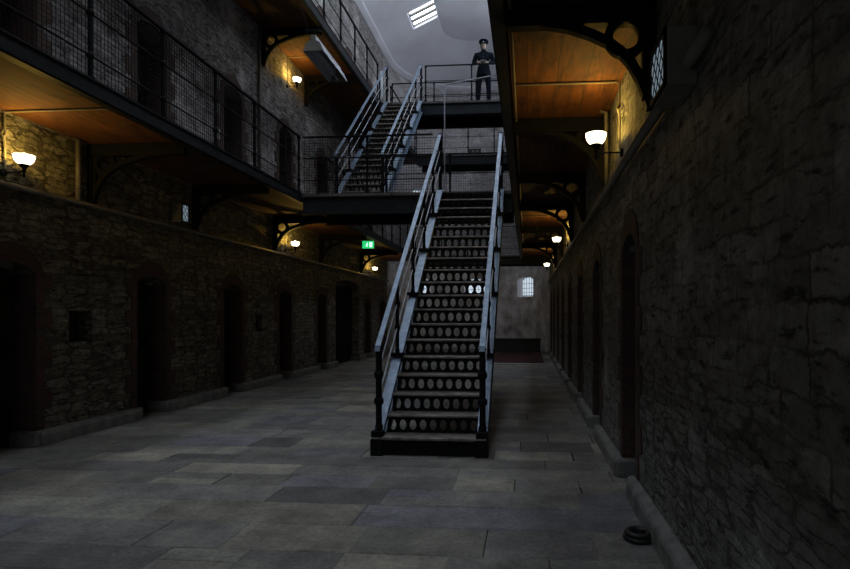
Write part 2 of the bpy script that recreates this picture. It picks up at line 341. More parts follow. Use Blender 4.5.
# ---------------------------------------------------------------- floor: flagstones of unequal size
def build_floor():
    mb = MB(); mb.box(LW - .7, RW + .7, YB, CYA + RA + .5, -.12, -.006)
    nb = len(mb.f); cols = [None]*0; y = YB + .1; vcol = []
    pal = [(.29,.275,.25), (.20,.192,.18), (.32,.305,.255), (.22,.215,.235), (.40,.375,.30), (.285,.27,.24), (.26,.25,.225)]
    rnd = random.Random(21)
    while y < CYA + RA + .3:
        d = rnd.choice((.36, .42, .46, .5, .56, .62)); x = LW - .6 - rnd.random()*.6
        while x < RW + .6:
            w = rnd.choice((.5, .62, .75, .9, 1.1, 1.5)) * rnd.uniform(.9, 1.1)
            parts = [(y, y + d)] if rnd.random() > .12 else [(y, y + d*.48), (y + d*.48, y + d)]
            for ya, yb in parts:
                g = rnd.uniform(.001, .004); t = [rnd.uniform(-.0025, .0025) for _ in range(4)]
                s_ = [rnd.uniform(-.008, .008) for _ in range(4)]
                x0, x1, y0, y1 = x + g, x + w - g, ya + g, yb - g
                top = [(x0+s_[0], y0, t[0]), (x1+s_[1], y0, t[1]), (x1+s_[1], y1, t[2]), (x0+s_[0], y1, t[3])]
                b = .007
                inn = [(x0+s_[0]+b, y0+b, t[0]), (x1+s_[1]-b, y0+b, t[1]), (x1+s_[1]-b, y1-b, t[2]), (x0+s_[0]+b, y1-b, t[3])]
                low = [(a, c, -.012) for a, c, _ in top]
                mid = [(a, c, z-.004) for a, c, z in top]
                n0 = len(mb.f)
                mb.cur = 1
                mb.add(inn + mid + low, [(0,1,2,3)] + [(4+i, 4+(i+1)%4, (i+1)%4, i) for i in range(4)] + [(8+i, 8+(i+1)%4, 4+(i+1)%4, 4+i) for i in range(4)])
                c = rnd.choice(pal); k = rnd.uniform(.75, 1.15); vcol.append((n0, (c[0]*k, c[1]*k, c[2]*k)))
            x += w
        y += d
    o = mb.build('floor', [M['grout'], M['flag']], fix=False)
    ca = o.data.color_attributes.new('slab', 'FLOAT_COLOR', 'CORNER')
    for i, (n0, c) in enumerate(vcol):
        for pi in range(n0, n0 + 9):
            for li in o.data.polygons[pi].loop_indices: ca.data[li].color = (*c, 1)
    tag(o, 'worn grey flagstone floor of unequal slabs', kind='structure')
build_floor()

# ---------------------------------------------------------------- side walls with arched openings
def arch_pts(y0, y1, zs, rise, n=8):
    c = (y0 + y1)/2; hw = (y1 - y0)/2; R = (hw*hw + rise*rise)/(2*rise); zc = zs + rise - R; a = math.asin(min(1, hw/R))
    return [(c + R*math.sin(-a + 2*a*i/n), zc + R*math.cos(-a + 2*a*i/n)) for i in range(n+1)]
def wall_band(mb, X, sgn, y0, y1, z0, z1, ops, depth=.45, mi_face=0, mi_reveal=0):
    """face at X; sgn points away from the hall; ops: (ya, yb, zbase, zspring, rise)"""
    y = y0
    def q(a, b, c, d): mb.quad((X,a,c),(X,b,c),(X,b,d),(X,a,d))
    mb.cur = mi_face
    for (ya, yb, zb, zs, rise) in sorted(ops):
        q(y, ya, z0, z1)
        if zb > z0: q(ya, yb, z0, zb)
        pts = arch_pts(ya, yb, zs, rise) if rise else [(ya, zs), (yb, zs)]
        for (p, q2) in zip(pts[:-1], pts[1:]):
            mb.quad((X,p[0],p[1]), (X,q2[0],q2[1]), (X,q2[0],z1), (X,p[0],z1))
        Xd = X + sgn*depth
        outline = [(ya, zb)] + pts + [(yb, zb)]
        mb.cur = mi_reveal
        for p, q2 in zip(outline, outline[1:] + outline[:1]):
            mb.quad((X,p[0],p[1]), (X,q2[0],q2[1]), (Xd,q2[0],q2[1]), (Xd,p[0],p[1]))
        mb.cur = mi_face
        y = yb
    q(y, y1, z0, z1)
P_ = 2.385
L_low = [(7.86 + P_*k, 8.54 + P_*k) for k in range(-5, 4)]
gate = (16.5, 18.85)
L_far = [(19.55, 20.25), (21.6, 22.3)]
R_low = [(4.77 + 2.31*k, 5.43 + 2.31*k) for k in range(-5, 8) if not -1.1 < 4.77 + 2.31*k < 3.0]
L_up = [(a, b) for a, b in L_low] + [(17.4, 18.08), (19.78, 20.46)]
niches = [(6.64, 7.02, 1.17, 1.57, 0), (11.5, 11.8, 1.17, 1.55, 0)]
DH, DR = 1.98, .12
mb = MB()
wall_band(mb, LW, -1, YB, CYA, -.05, Z1 - .1, [(a, b, -.05, DH, DR) for a, b in L_low + L_far] + [(gate[0], gate[1], -.05, 2.5, .12)] + niches)
mb.cur = 0; mb.box(LW - .6, LW - .5, YB, CYA, -.05, Z1 - .1)
tag(mb.build('wall_left', [M['rubble']], fix=False), 'left rubble stone wall below the gallery', kind='structure')
mb = MB()
wall_band(mb, LW, -1, YB, CYA, Z1 - .1, Z2 - .1, [(a, b, Z1 - .05, Z1 + DH, DR) for a, b in L_up])
wall_band(mb, LW, -1, YB, CYA, Z2 - .1, ZT, [(a, b, Z2 - .05, Z2 + DH, DR) for a, b in L_up])
mb.box(LW - .6, LW - .5, YB, CYA, Z1 - .1, ZT)
tag(mb.build('wall_left', [M['rubble_up']], fix=False), 'left limewashed stone wall of the upper galleries', kind='structure')
mb = MB()
wall_band(mb, RW, 1, YB, CYA, -.05, Z1 + .1, [(a, b, -.05, DH + .12, DR) for a, b in R_low])
mb.box(RW + .5, RW + .6, YB, CYA, -.05, Z1 + .1)
tag(mb.build('wall_right', [M['coursed']], fix=False), 'right wall of coursed grey stone', kind='structure')
fill_wins = [(12.3 + 2.6*k, 14.3 + 2.6*k) for k in range(4)]  # openings added out of view, their panes brighten the ceiling and end wall
mb = MB(); wall_band(mb, RW, 1, YB, CYA, Z1 + .1, ZT, [(a, b, 9.1, 11.3, .3) for a, b in fill_wins], depth=.3)
tag(mb.build('wall_right', [M['rubble_up']], fix=False), 'right wall above the gallery', kind='structure')

# rounded end wall, three windows on each level
def apse(a, r=RA): return (CXA + r*math.cos(a), CYA + r*math.sin(a))
WIN_A = [math.radians(x) for x in (45, 90, 135)]; WHW = .50/RA
LEVELS = [(0, 2.33), (Z1, 6.23), (Z2, 10.1)]
def build_apse():
    mb = MB(); edges = set([0.0, PI])
    for a in WIN_A: edges |= {a - WHW, a + WHW}
    n = 64
    for i in range(n + 1): edges.add(PI*i/n)
    A = sorted(edges); A2 = [A[0]]
    for a in A[1:]:
        if a - A2[-1] > 1e-4: A2.append(a)
    for a0, a1 in zip(A2[:-1], A2[1:]):
        mid = (a0 + a1)/2; win = any(abs(mid - w) < WHW for w in WIN_A)
        p, q = apse(a0), apse(a1)
        zs = [-.05, 3.78, ZT]
        def strip(za, zb):
            if zb > za: mb.cur = 0 if za < 3.7 else 1; mb.quad((*p, za), (*q, za), (*q, zb), (*p, zb))
        if not win: strip(-.05, 3.7); strip(3.7, ZT)
        else:
            w = [w for w in WIN_A if abs(mid - w) < WHW][0]
            def topz(a, sill): t = (a - w)/WHW; return sill + .72 + .15*math.sqrt(max(0, 1 - t*t*.98))
            z = -.05
            for (_, sill) in LEVELS[:2]:
                if sill < 3.7: strip(z, sill)
                else: strip(z, 3.7) if z < 3.7 else None; strip(max(z, 3.7), sill)
                t0, t1 = topz(a0, sill), topz(a1, sill); cap = 3.7 if sill < 3.7 else ZT
                mb.cur = 0 if sill < 3.7 else 1
                mb.quad((*p, t0), (*q, t1), (*q, cap), (*p, cap)); z = cap
                if cap == ZT: break
            # reveals: soffit and sill, splayed through the wall
            for (_, sill) in LEVELS[:2]:
                mb.cur = 2
                po, qo = apse(w + (a0 - w)*.80, RA + .30), apse(w + (a1 - w)*.80, RA + .30)
                t0, t1 = topz(a0, sill), topz(a1, sill)
                mb.quad((*p, sill), (*q, sill), (*qo, sill + .1), (*po, sill + .1)); mb.quad((*p, t0), (*q, t1), (*qo, t1), (*po, t0))
                if abs(a0 - (w - WHW)) < 1e-3: mb.quad((*p, sill), (*po, sill + .1), (*po, t0), (*p, t0))
                if abs(a1 - (w + WHW)) < 1e-3: mb.quad((*q, sill), (*qo, sill + .1), (*qo, t1), (*q, t1))
    tag(mb.build('wall_end', [M['plaster'], M['ashlar_end'], M['white']], fix=False), 'rounded end wall, plaster below and pale stone above', kind='structure')
    k = 0
    for li, (_, sill) in enumerate(LEVELS[:2]):
        for w in WIN_A:
            k += 1; r = RA + .22
            c = apse(w, r); t = Vector((-math.sin(w), math.cos(w), 0)); nrm = Vector((math.cos(w), math.sin(w), 0))
            g = MB(); C = Vector((c[0], c[1], 0)) + nrm*.05; hw = .43
            n = 10; poly = [C - t*hw + Vector((0,0,sill+.04)), C + t*hw + Vector((0,0,sill+.04))] + [C + t*hw*math.cos(PI*i/n) + Vector((0,0,sill + .74 + .16*math.sin(PI*i/n))) for i in range(n+1)]
            g.add(poly + [v + nrm*.01 for v in poly], [tuple(range(len(poly))), tuple(reversed(range(len(poly), 2*len(poly))))])
            o = tag(g.build('window_%d' % k, M['winglass'], fix=False), 'small arched barred window bright with daylight', kind='structure')
            b = MB(); C2 = Vector((c[0], c[1], 0))
            for i in range(-2, 3):
                x = t*(i*.155); zt = sill + .72 + .16*math.sqrt(max(0, 1 - (i*.155/hw)**2)); b.cyl(C2 + x + Vector((0,0,sill+.05)), C2 + x + Vector((0,0,zt)), .011, 6)
            for z in (.2, .4, .6): b.cyl(C2 - t*hw + Vector((0,0,sill+z)), C2 + t*hw + Vector((0,0,sill+z)), .010, 6)
            b.build('window_bars', M['iron'], o)
build_apse()

for i, (a, b) in enumerate(fill_wins):
    g = MB(); g.box(RW + .26, RW + .28, a - .05, b + .05, 9.05, 11.65)
    o = tag(g.build('window_%d' % (40 + i), M['side_fill']), 'arched fill light window added high in the right wall', kind='structure')
    g = MB()
    for k in range(1, 4): g.box(RW + .22, RW + .26, a + (b-a)*k/4 - .015, a + (b-a)*k/4 + .015, 9.1, 11.6)
    for k in range(1, 5): g.box(RW + .22, RW + .26, a, b, 9.1 + .5*k - .015, 9.1 + .5*k + .015)
    g.build('window_frame', M['iron'], o)
# back wall; its tall glowing window is added as fill light
mb = MB(); mb.box(LW - .6, RW + .6, YB - .3, YB, 0, 14.5)
tag(mb.build('wall_back', M['rubble_up']), 'rear stone wall behind the viewer', kind='structure')
mb = MB(); mb.box(-3.7, -1.0, YB + .005, YB + .03, 1.2, 11.2); o = tag(mb.build('window_7', M['back_fill']), 'tall rear window added as fill light', kind='structure')
mb = MB()
for i in range(7): mb.box(-3.7 + i*.45 - .02, -3.7 + i*.45 + .02, YB + .03, YB + .07, 1.2, 11.2)
for i in range(13): mb.box(-3.7, -1.0, YB + .03, YB + .07, 1.2 + i*.833 - .02, 1.2 + i*.833 + .02)
mb.build('window_frame', M['iron'], o)

# ceiling: coved plaster rising to a flat with a rounded end
SL = .46; FLAT = 2.25
def cz(x, y):
    if y <= CYA: d = RA - abs(x - CXA)
    else: d = RA - math.hypot(x - CXA, y - CYA)
    d = max(d, 0)
    return ZT + .1 + SL*min(d, FLAT)
sky_spots = []                                         # roof lights: (x0, x1, y0, y1)
sky_spots.append((-4.38, -3.42, 20.62, 21.78)); sky_spots.append((-1.33, -.37, 20.62, 21.78))
for i in range(9):  # unseen roof lights nearer the camera, added to brighten the hall
    y = -5.2 + 2.4*i
    sky_spots.append((-4.38, -3.42, y, y + 2.1)); sky_spots.append((-1.33, -.37, y, y + 2.1))
def build_ceiling():
    xs = sorted(set([LW, RW, -4.38, -3.42, CXA - 1.02, CXA, CXA + 1.02, -1.33, -.37]))
    ys = sorted(set([YB, CYA] + [v for s in sky_spots for v in s[2:]]))
    mb = MB()
    for x0, x1 in zip(xs[:-1], xs[1:]):
        for y0, y1 in zip(ys[:-1], ys[1:]):
            if any(a - .01 < x0 and x1 < b + .01 and c - .01 < y0 and y1 < d + .01 for a, b, c, d in sky_spots): continue
            mb.quad((x0,y0,cz(x0,y0)), (x0,y1,cz(x0,y1)), (x1,y1,cz(x1,y1)), (x1,y0,cz(x1,y0)))
    n = 48
    for i in range(n):
        a0, a1 = PI*i/n, PI*(i+1)/n; rr = [RA, RA - .5, RA - FLAT, RA - FLAT - .05, 0.001]
        for r0, r1 in zip(rr[:-1], rr[1:]):
            P4 = [apse(a0, r0), apse(a1, r0), apse(a1, r1), apse(a0, r1)]
            mb.quad(*[(x, y, ZT + .1 + SL*min(RA - r, FLAT)) for (x, y), r in zip(P4, (r0, r0, r1, r1))])
    # shafts round the roof lights
    for a, b, c, d in sky_spots:
        za, zb = cz(a, c), cz(b, c)
        q = [(a,c,za),(b,c,zb),(b,d,zb),(a,d,za)]
        for i in range(4):
            p, r = q[i], q[(i+1) % 4]; mb.quad(p, r, (r[0], r[1], r[2]+.22), (p[0], p[1], p[2]+.22))
    tag(mb.build('ceiling', M['white'], fix=False), 'pale plaster ceiling with sloping sides and a rounded end', kind='structure')
    for i, (a, b, c, d) in enumerate(sky_spots):
        za, zb = cz(a, c) + .16, cz(b, c) + .16
        g = MB(); g.add([(a,c,za),(b,c,zb),(b,d,zb),(a,d,za)] + [(a,c,za+.02),(b,c,zb+.02),(b,d,zb+.02),(a,d,za+.02)], [(0,3,2,1),(4,5,6,7)])
        o = tag(g.build('window_%d' % (8 + i), M['skyglass'], fix=False), 'glazed roof light in the ceiling slope', kind='structure')
        f = MB()
        for t in (0, .36, .70, 1):
            y = c + (d - c)*t; w = .05 if t in (0, 1) else .13
            f.bar((a, y, za - .03), (b, y, zb - .03), w, .06)
        for x, z in ((a, za), (b, zb)): f.bar((x, c, z - .03), (x, d, z - .03), .05, .06)
        f.build('glazing_bars', M['pipe'], o)
build_ceiling()
# cornice ledge
mb = MB()
prof = [(0, ZT - .12), (.05, ZT - .12), (.22, ZT - .02), (.22, ZT + .05), (0, ZT + .12)]
def cornice_path():
    pts = [(LW, y, 1, 0) for y in (YB, 5, 15, CYA)]
    for i in range(1, 41):
        a = PI - PI*i/40; x, y = apse(a); pts.append((x, y, -math.cos(a), -math.sin(a)))
    pts.append((RW, YB, -1, 0)); return pts
cp = cornice_path(); vs = []
for x, y, nx, ny in cp: vs += [(x + nx*d, y + ny*d, z) for d, z in prof]
k = len(prof)
mb.add(vs, [(i*k+j, i*k+(j+1) % k, (i+1)*k+(j+1) % k, (i+1)*k+j) for i in range(len(cp)-1) for j in range(k)])
tag(mb.build('trim_1', M['white']), 'pale plaster cornice ledge round the top of the walls', kind='structure')

# plinths
def plinth(X, sgn, segs):
    mb = MB()
    for a, b in segs:
        p = [(X - sgn*.0, 0), (X + sgn*.085, 0), (X + sgn*.085, .12), (X + sgn*.07, .15), (X + sgn*.01, .175), (X, .175)]
        mb.prism(p, a, b)
        for yy, sy in ((a, -1), (b, 1)):                # the plinth turns into each doorway
            if YB + .1 < yy < CYA - .1: mb.bbox(*sorted((X + sgn*.07, X - sgn*.28)), *sorted((yy - sy*.01, yy + sy*.07)), 0, .172, .02)
    return mb
def gaps(ops, y0, y1):
    r = []; y = y0
    for a, b in sorted(ops): r.append((y, a)); y = b
    r.append((y, y1)); return [(a, b) for a, b in r if b - a > .05]
o = plinth(LW, 1, gaps(L_low + L_far + [gate], YB, CYA)).build('baseboard_left', M['plinth'], bevel=.015); tag(o, 'rounded stone plinth blocks along the left wall', kind='structure')
o = plinth(RW, -1, gaps(R_low, YB, CYA)).build('baseboard_right', M['plinth'], bevel=.015); tag(o, 'rounded stone plinth blocks along the right wall', kind='structure')

# ---------------------------------------------------------------- cell doors with brick surrounds
def cell_door(n, X, sgn, ya, yb, zb, zs, rise, label, brick=True):
    """sgn points out of the hall. leaf recessed; brick quoins toothed into the wall"""
    Xd = X + sgn*.30
    g = MB(); pts = arch_pts(ya + .01, yb - .01, zs - .01, rise)
    poly = [(ya + .01, zb)] + pts + [(yb - .01, zb)]
    poly3 = [(y, z) for y, z in poly]
    g.prism_x(poly3, min(Xd, Xd + sgn*.07), max(Xd, Xd + sgn*.07))
    o = tag(g.build('door_%d' % n, M['door']), label, kind='structure')
    s = MB(); xf = Xd - sgn*.02
    for z in (zb + .35, zb + 1.15, zb + 1.75): s.box(min(Xd, xf), max(Xd, xf), ya + .03, yb - .03, z, z + .07)
    s.box(min(Xd, xf - sgn*.02), max(Xd, xf - sgn*.02), yb - .2, yb - .1, zb + 1.0, zb + 1.14)
    s.build('door_straps', M['iron'], o)
    if not brick: return o
    b = MB(); t0, t1 = X - sgn*.012, X + sgn*.05; xa, xb = min(t0, t1), max(t0, t1)
    z = zb if zb > 1 else .175; i = 0
    while z < zs - .05:
        h = min(.234, zs - z); w = .22 if i % 2 else .11
        b.box(xa, xb, ya - w, ya, z, z + h); b.box(xa, xb, yb, yb + w, z, z + h); z += h; i += 1
    outer = arch_pts(ya - .12, yb + .12, zs, rise + .22); inner = arch_pts(ya, yb, zs, rise)
    for k in range(8):
        p = [inner[k], inner[k+1], outer[k+1], outer[k]]
        b.prism_x(p, xa, xb)
    # brick lining of the reveal
    xr = X + sgn*.29
    for yy, dy in ((ya, .012), (yb, -.012)):
        b.box(min(X, xr), max(X, xr), min(yy, yy + dy), max(yy, yy + dy), zb if zb > 1 else 0, zs)
    b.build('brick_surround', M['brick'], o)
    return o
n = 0
for a, b in L_low + L_far: n += 1; cell_door(n, LW, -1, a, b, 0, DH, DR, 'dark cell door under a brick arch, left ground floor')
for a, b in R_low: n += 1; cell_door(n, RW, 1, a, b, 0, DH + .12, DR, 'dark cell door in a brick opening, right ground floor')
for a, b in L_up:
    if b > 2: n += 1; cell_door(n, LW, -1, a, b, Z1, Z1 + DH, DR, 'dark cell door on the first gallery')
for a, b in L_up:
    if b > 6: n += 1; cell_door(n, LW, -1, a, b, Z2, Z2 + DH, DR, 'dark cell door on the second gallery')
# wide gate
n += 1; g = MB(); g.box(LW - .34, LW - .27, gate[0] + .01, gate[1] - .01, 0, 2.6)
o = tag(g.build('door_%d' % n, M['door']), 'wide dark double gate in the left wall', kind='structure')
g = MB()
for y in [gate[0] + .02 + i*.115 for i in range(21)]: g.box(LW - .27, LW - .25, y, y + .02, 0, 2.45)
g.build('gate_battens', M['iron'], o)
for i, (a, b, z0, z1, _) in enumerate(niches):
    g = MB(); g.box(LW - .26, LW - .2, a, b, z0, z1); tag(g.build('trim_%d' % (2 + i), M['door']), 'dark board in a small square wall niche', kind='structure')

# ---------------------------------------------------------------- galleries: decks, fascia beams
def gallery(x_wall, x_edge, y0, y1, z, side, label, fd=.19):
    d = MB(); xa, xb = sorted((x_wall, x_edge)); d.box(xa, xb, y0, y1, z - .05, z)
    o = tag(d.build('gallery_deck', M['deck']), label, kind='structure')
    p = MB(); p.box(xa + .01, xb - .01, y0, y1, z - .08, z - .052); p.build('soffit_planks', M['wood'], o)
    f = MB(); s = 1 if x_edge > x_wall else -1       # channel: web, flange turned inward, lip on top
    f.box(min(x_edge, x_edge + s*.015), max(x_edge, x_edge + s*.015), y0, y1, z - fd, z + .012)
    f.box(min(x_edge, x_edge - s*.09), max(x_edge, x_edge - s*.09), y0, y1, z - fd - .015, z - fd)
    f.box(min(x_edge - s*.05, x_edge + s*.03), max(x_edge - s*.05, x_edge + s*.03), y0, y1, z + .001, z + .018)
    f.build('fascia_beam', M['fascia'], o)
    return o
gallery(LW, LE, YB, CYA, Z1, 1, 'left first floor gallery with plank soffit', fd=.14)
gallery(LW, LE, YB, CYA, Z2, 1, 'left second floor gallery with plank soffit', fd=.17)
gallery(RW, RE, YB, CYA, Z1, -1, 'right first floor gallery with plank soffit')
gallery(RW, RE, YB, CYA, Z2, -1, 'right second floor gallery')

def landing(x0, x1, y0, y1, z, depth, label, soffit='iron'):
    d = MB(); d.box(x0, x1, y0, y1, z - .05, z)
    o = tag(d.build('landing_deck', M['deck']), label, kind='structure')
    b = MB()
    for y, s in ((y0, 1), (y1, -1)):                  # I-beams front and back
        ym = y + s*.06
        b.box(x0, x1, ym - .06, ym + .06, z - depth, z - depth + .02); b.box(x0, x1, ym - .006, ym + .006, z - depth, z - .05); b.box(x0, x1, ym - .06, ym + .06, z - .07, z - .051)
    x = x0 + .3
    while x < x1 - .1: b.box(x - .03, x + .03, y0 + .12, y1 - .12, z - .2, z - .052); x += .7
    b.build('cross_beams', M['fascia'], o)
    return o
landing(LE + .02, RE - .02, 10.45, 11.85, Z1, .38, 'dark iron landing bridging the galleries at the head of the lower stair')
landing(LE + .02, RE - .02, 16.3, 17.6, Z2, .38, 'dark iron landing on the second floor where the officer stands')
landing(LE + .02, RW - .01, 21.5, 22.7, Z1 - .001, .33, 'far iron bridge on the first floor')
landing(LE + .02, RE - .02, 21.7, 22.9, Z2, .38, 'far iron bridge on the second floor')

# ---------------------------------------------------------------- gallery brackets (castings with a ring)
def make_bracket(width):
    """origin at the wall under the deck; +x into the hall; z measured from the deck"""
    def thick(mb, pts, w, t):
        n = len(pts); a = []; b = []
        for i, (x, z) in enumerate(pts):
            p0, p1 = pts[max(0, i-1)], pts[min(n-1, i+1)]; dx, dz = p1[0]-p0[0], p1[1]-p0[1]; l = math.hypot(dx, dz) or 1
            nx, nz = -dz/l*w/2, dx/l*w/2; a.append((x+nx, z+nz)); b.append((x-nx, z-nz))
        for i in range(n-1): mb.prism([a[i], a[i+1], b[i+1], b[i]], -t/2, t/2)
    parts = {}
    mb = MB(); mb.box(0, .055, -.055, .055, -.84, -.09); mb.box(.055, .09, -.02, .02, -.78, -.2); parts['wall_plate'] = mb
    mb = MB(); mb.box(.055, width - .10, -.045, .045, -.24, -.085); parts['top_arm'] = mb
    mb = MB(); s = width/1.15
    arch = [(.03, -.82), (.10, -.63), (.17, -.51), (.24, -.43), (.33, -.36), (.45, -.30), (.60, -.245), (.75, -.215), (.95, -.19)]
    thick(mb, [(x*(1 + (s-1)*min(1, x/.5)), z) for x, z in arch], .065, .06); parts['arch_rib'] = mb
    mb = MB(); thick(mb, [(.205 + .12*math.cos(2*PI*i/28), -.33 + .12*math.sin(2*PI*i/28)) for i in range(29)], .06, .05); parts['ring'] = mb
    return parts
br_i = 0
def bracket(y, z, side, label, proto={}):
    w = (LE - LW) if side < 0 else (RW - RE)
    X = LW if side < 0 else RW
    o = thing('gallery_bracket', (X, y, z), label, 'bracket', 'cast iron ring brackets under the galleries', rz=0 if side < 0 else PI)
    if side not in proto: proto[side] = {k: m.build(k, M['iron']) for k, m in make_bracket(w).items()}; src = proto[side]; 
    else:
        src = {k: v.copy() for k, v in proto[side].items()}
        for v in src.values(): COL.objects.link(v)
    for v in src.values(): v.parent = o
    return o
for y, lab in ((4.1, 'large black ring bracket nearest on the right, above the first lamp'), (6.45, 'black ring bracket on the right wall just beyond the nearest lamp'),
               (8.9, 'black ring bracket in the dark stretch of the right gallery, third along'), (11.2, 'black ring bracket in the dark stretch of the right gallery, fourth along'),
               (14.2, 'black ring bracket on the right just past the second lamp'), (17.4, 'black ring bracket against the small orange soffit far right')):
    bracket(y, Z1, 1, lab)
for y, lab in ((6.98, 'black ring bracket on the left wall beside the first lamp and upright pipe'), (9.29, 'black ring bracket on the left wall by the small glazed box'),
               (12.35, 'black ring bracket in front of the middle left lamp'), (15.2, 'black ring bracket on the left wall between the second lamp and wide gate'),
               (19.0, 'small black ring bracket beside the green exit sign')):
    bracket(y, Z1, -1, lab)
for y, lab in ((11.79, 'black ring bracket under the upper left gallery, in front of the upper lamp'), (14.16, 'black ring bracket under the upper left gallery, behind the upper lamp'),
               (18.9, 'black ring bracket under the far end of the upper left gallery')):
    bracket(y, Z2, -1, lab)

# ---------------------------------------------------------------- railings
def railing(p, q, z, label, heights=(1.06, .68, .26), mesh=True, spacing=1.12, ends=(True, True), pos=None, name='gallery_railing', group=None, pr=.022, collars=False):
    p, q = Vector((*p, z)), Vector((*q, z)); ln = (q - p).length; d = (q - p)/ln; up = Vector((0, 0, 1))
    o = thing(name, p, label, 'railing', group); n = max(1, round(ln/spacing))
    if pos: n = len(pos) - 1
    for i in range(n + 1):
        if (i == 0 and not ends[0]) or (i == n and not ends[1]): continue
        c = d*(pos[i] if pos else ln*i/n); mb = MB()
        mb.cyl(c + up*.012, c + up*(heights[0] + .01), pr, 8); mb.cyl(c + up*.012, c + up*.05, .045, 10)
        for h in heights: mb.lathe((c.x, c.y, h), [(pr, -.035), (pr + .014, -.012), (pr + .014, .012), (pr, .035)], 8)
        mb.build('post', M['iron'], o)
    mb = MB(); mb.bar(up*(heights[0] + .02), d*ln + up*(heights[0] + .02), .045, .022); mb.build('handrail', M['iron'], o)
    for h in heights[1:]:
        mb = MB(); mb.cyl(up*h, d*ln + up*h, .010, 6); mb.build('rail', M['iron'], o)
    if mesh:
        mb = MB(); x = .03; side = Vector((-d.y, d.x, 0))*.0
        while x < ln - .02: mb.bar(d*x + up*.04, d*x + up*heights[0], .0038, .0038); x += .05
        h = .06
        while h < heights[0]: mb.bar(d*.01 + up*h, d*(ln - .01) + up*h, .0038, .0038); h += .05
        mb.build('wire_mesh', M['iron'], o)
    return o
railing((LE - .03, -1.65), (LE - .03, 10.45), Z1, 'long black mesh railing on the left first floor gallery, near the viewer', pos=[.16 + 1.13*k for k in range(11)] + [12.08])
railing((LE - .03, 11.9), (LE - .03, 21.4), Z1, 'black mesh railing on the left first floor gallery beyond the landing')
railing((LE + .02, 10.50), (-1.75, 10.50), Z1, 'black mesh railing across the front of the first landing', ends=(False, False), spacing=1.3)
railing((-2.95, 11.80), (RE, 11.80), Z1, 'black mesh railing across the back of the first landing', ends=(True, False), spacing=1.25)
railing((LE - .03, 2.0), (LE - .03, 16.1), Z2, 'open railing on the left second floor gallery, before the upper stair', heights=(1.02, .62, .22), mesh=False)
railing((LE - .03, 17.7), (LE - .03, 21.6), Z2, 'open railing on the left second floor gallery, beyond the upper stair', heights=(1.02, .62, .22), mesh=False)
railing((-2.93, 16.36), (RE, 16.36), Z2, 'open railing on the upper landing in front of the officer', heights=(1.03, .61, .2), mesh=False, spacing=1.42)
railing((LE + .06, 17.54), (RE, 17.54), Z2, 'open railing along the back of the upper landing', heights=(1.03, .61, .2), mesh=False, spacing=1.3)
railing((LE, 21.55), (RE, 21.55), Z1, 'black mesh railing on the far first floor bridge')
railing((LE, 21.75), (RE, 21.75), Z2, 'black mesh railing on the far second floor bridge', mesh=False)
railing((RE + .03, 2.0), (RE + .03, 21.0), Z1, 'black mesh railing on the right first floor gallery', mesh=True, spacing=1.25)

# ---------------------------------------------------------------- staircases
def riser_mesh(x0, x1, y, z0, z1, nh=9, th=.008):
    mb = MB(); w = (x1 - x0)/nh; cz_ = (z0 + z1)/2; ow, oh = .038, .057; n = 16
    for k in range(nh):
        cx = x0 + (k + .5)*w; a = []; b = []
        for i in range(n):
            t = 2*PI*(i + .5)/n; c, s = math.cos(t), math.sin(t); a.append((cx + ow*c, cz_ + oh*s))
            m = max(abs(c)/(w/2), abs(s)/((z1 - z0)/2)); b.append((cx + c/m, cz_ + s/m))
        # snap corners
        for (px, pz) in ((x0 + k*w, z0), (x0 + (k+1)*w, z0), (x0 + k*w, z1), (x0 + (k+1)*w, z1)):
            j = min(range(n), key=lambda i: (b[i][0]-px)**2 + (b[i][1]-pz)**2); b[j] = (px, pz)
        vs = [(x, y, z) for x, z in a] + [(x, y, z) for x, z in b] + [(x, y + th, z) for x, z in a] + [(x, y + th, z) for x, z in b]
        fs = []
        for i in range(n):
            j = (i + 1) % n
            fs += [(i, j, n+j, n+i), (2*n+i, 3*n+i, 3*n+j, 2*n+j), (i, 2*n+i, 2*n+j, j)]
        mb.add(vs, fs)
    return mb
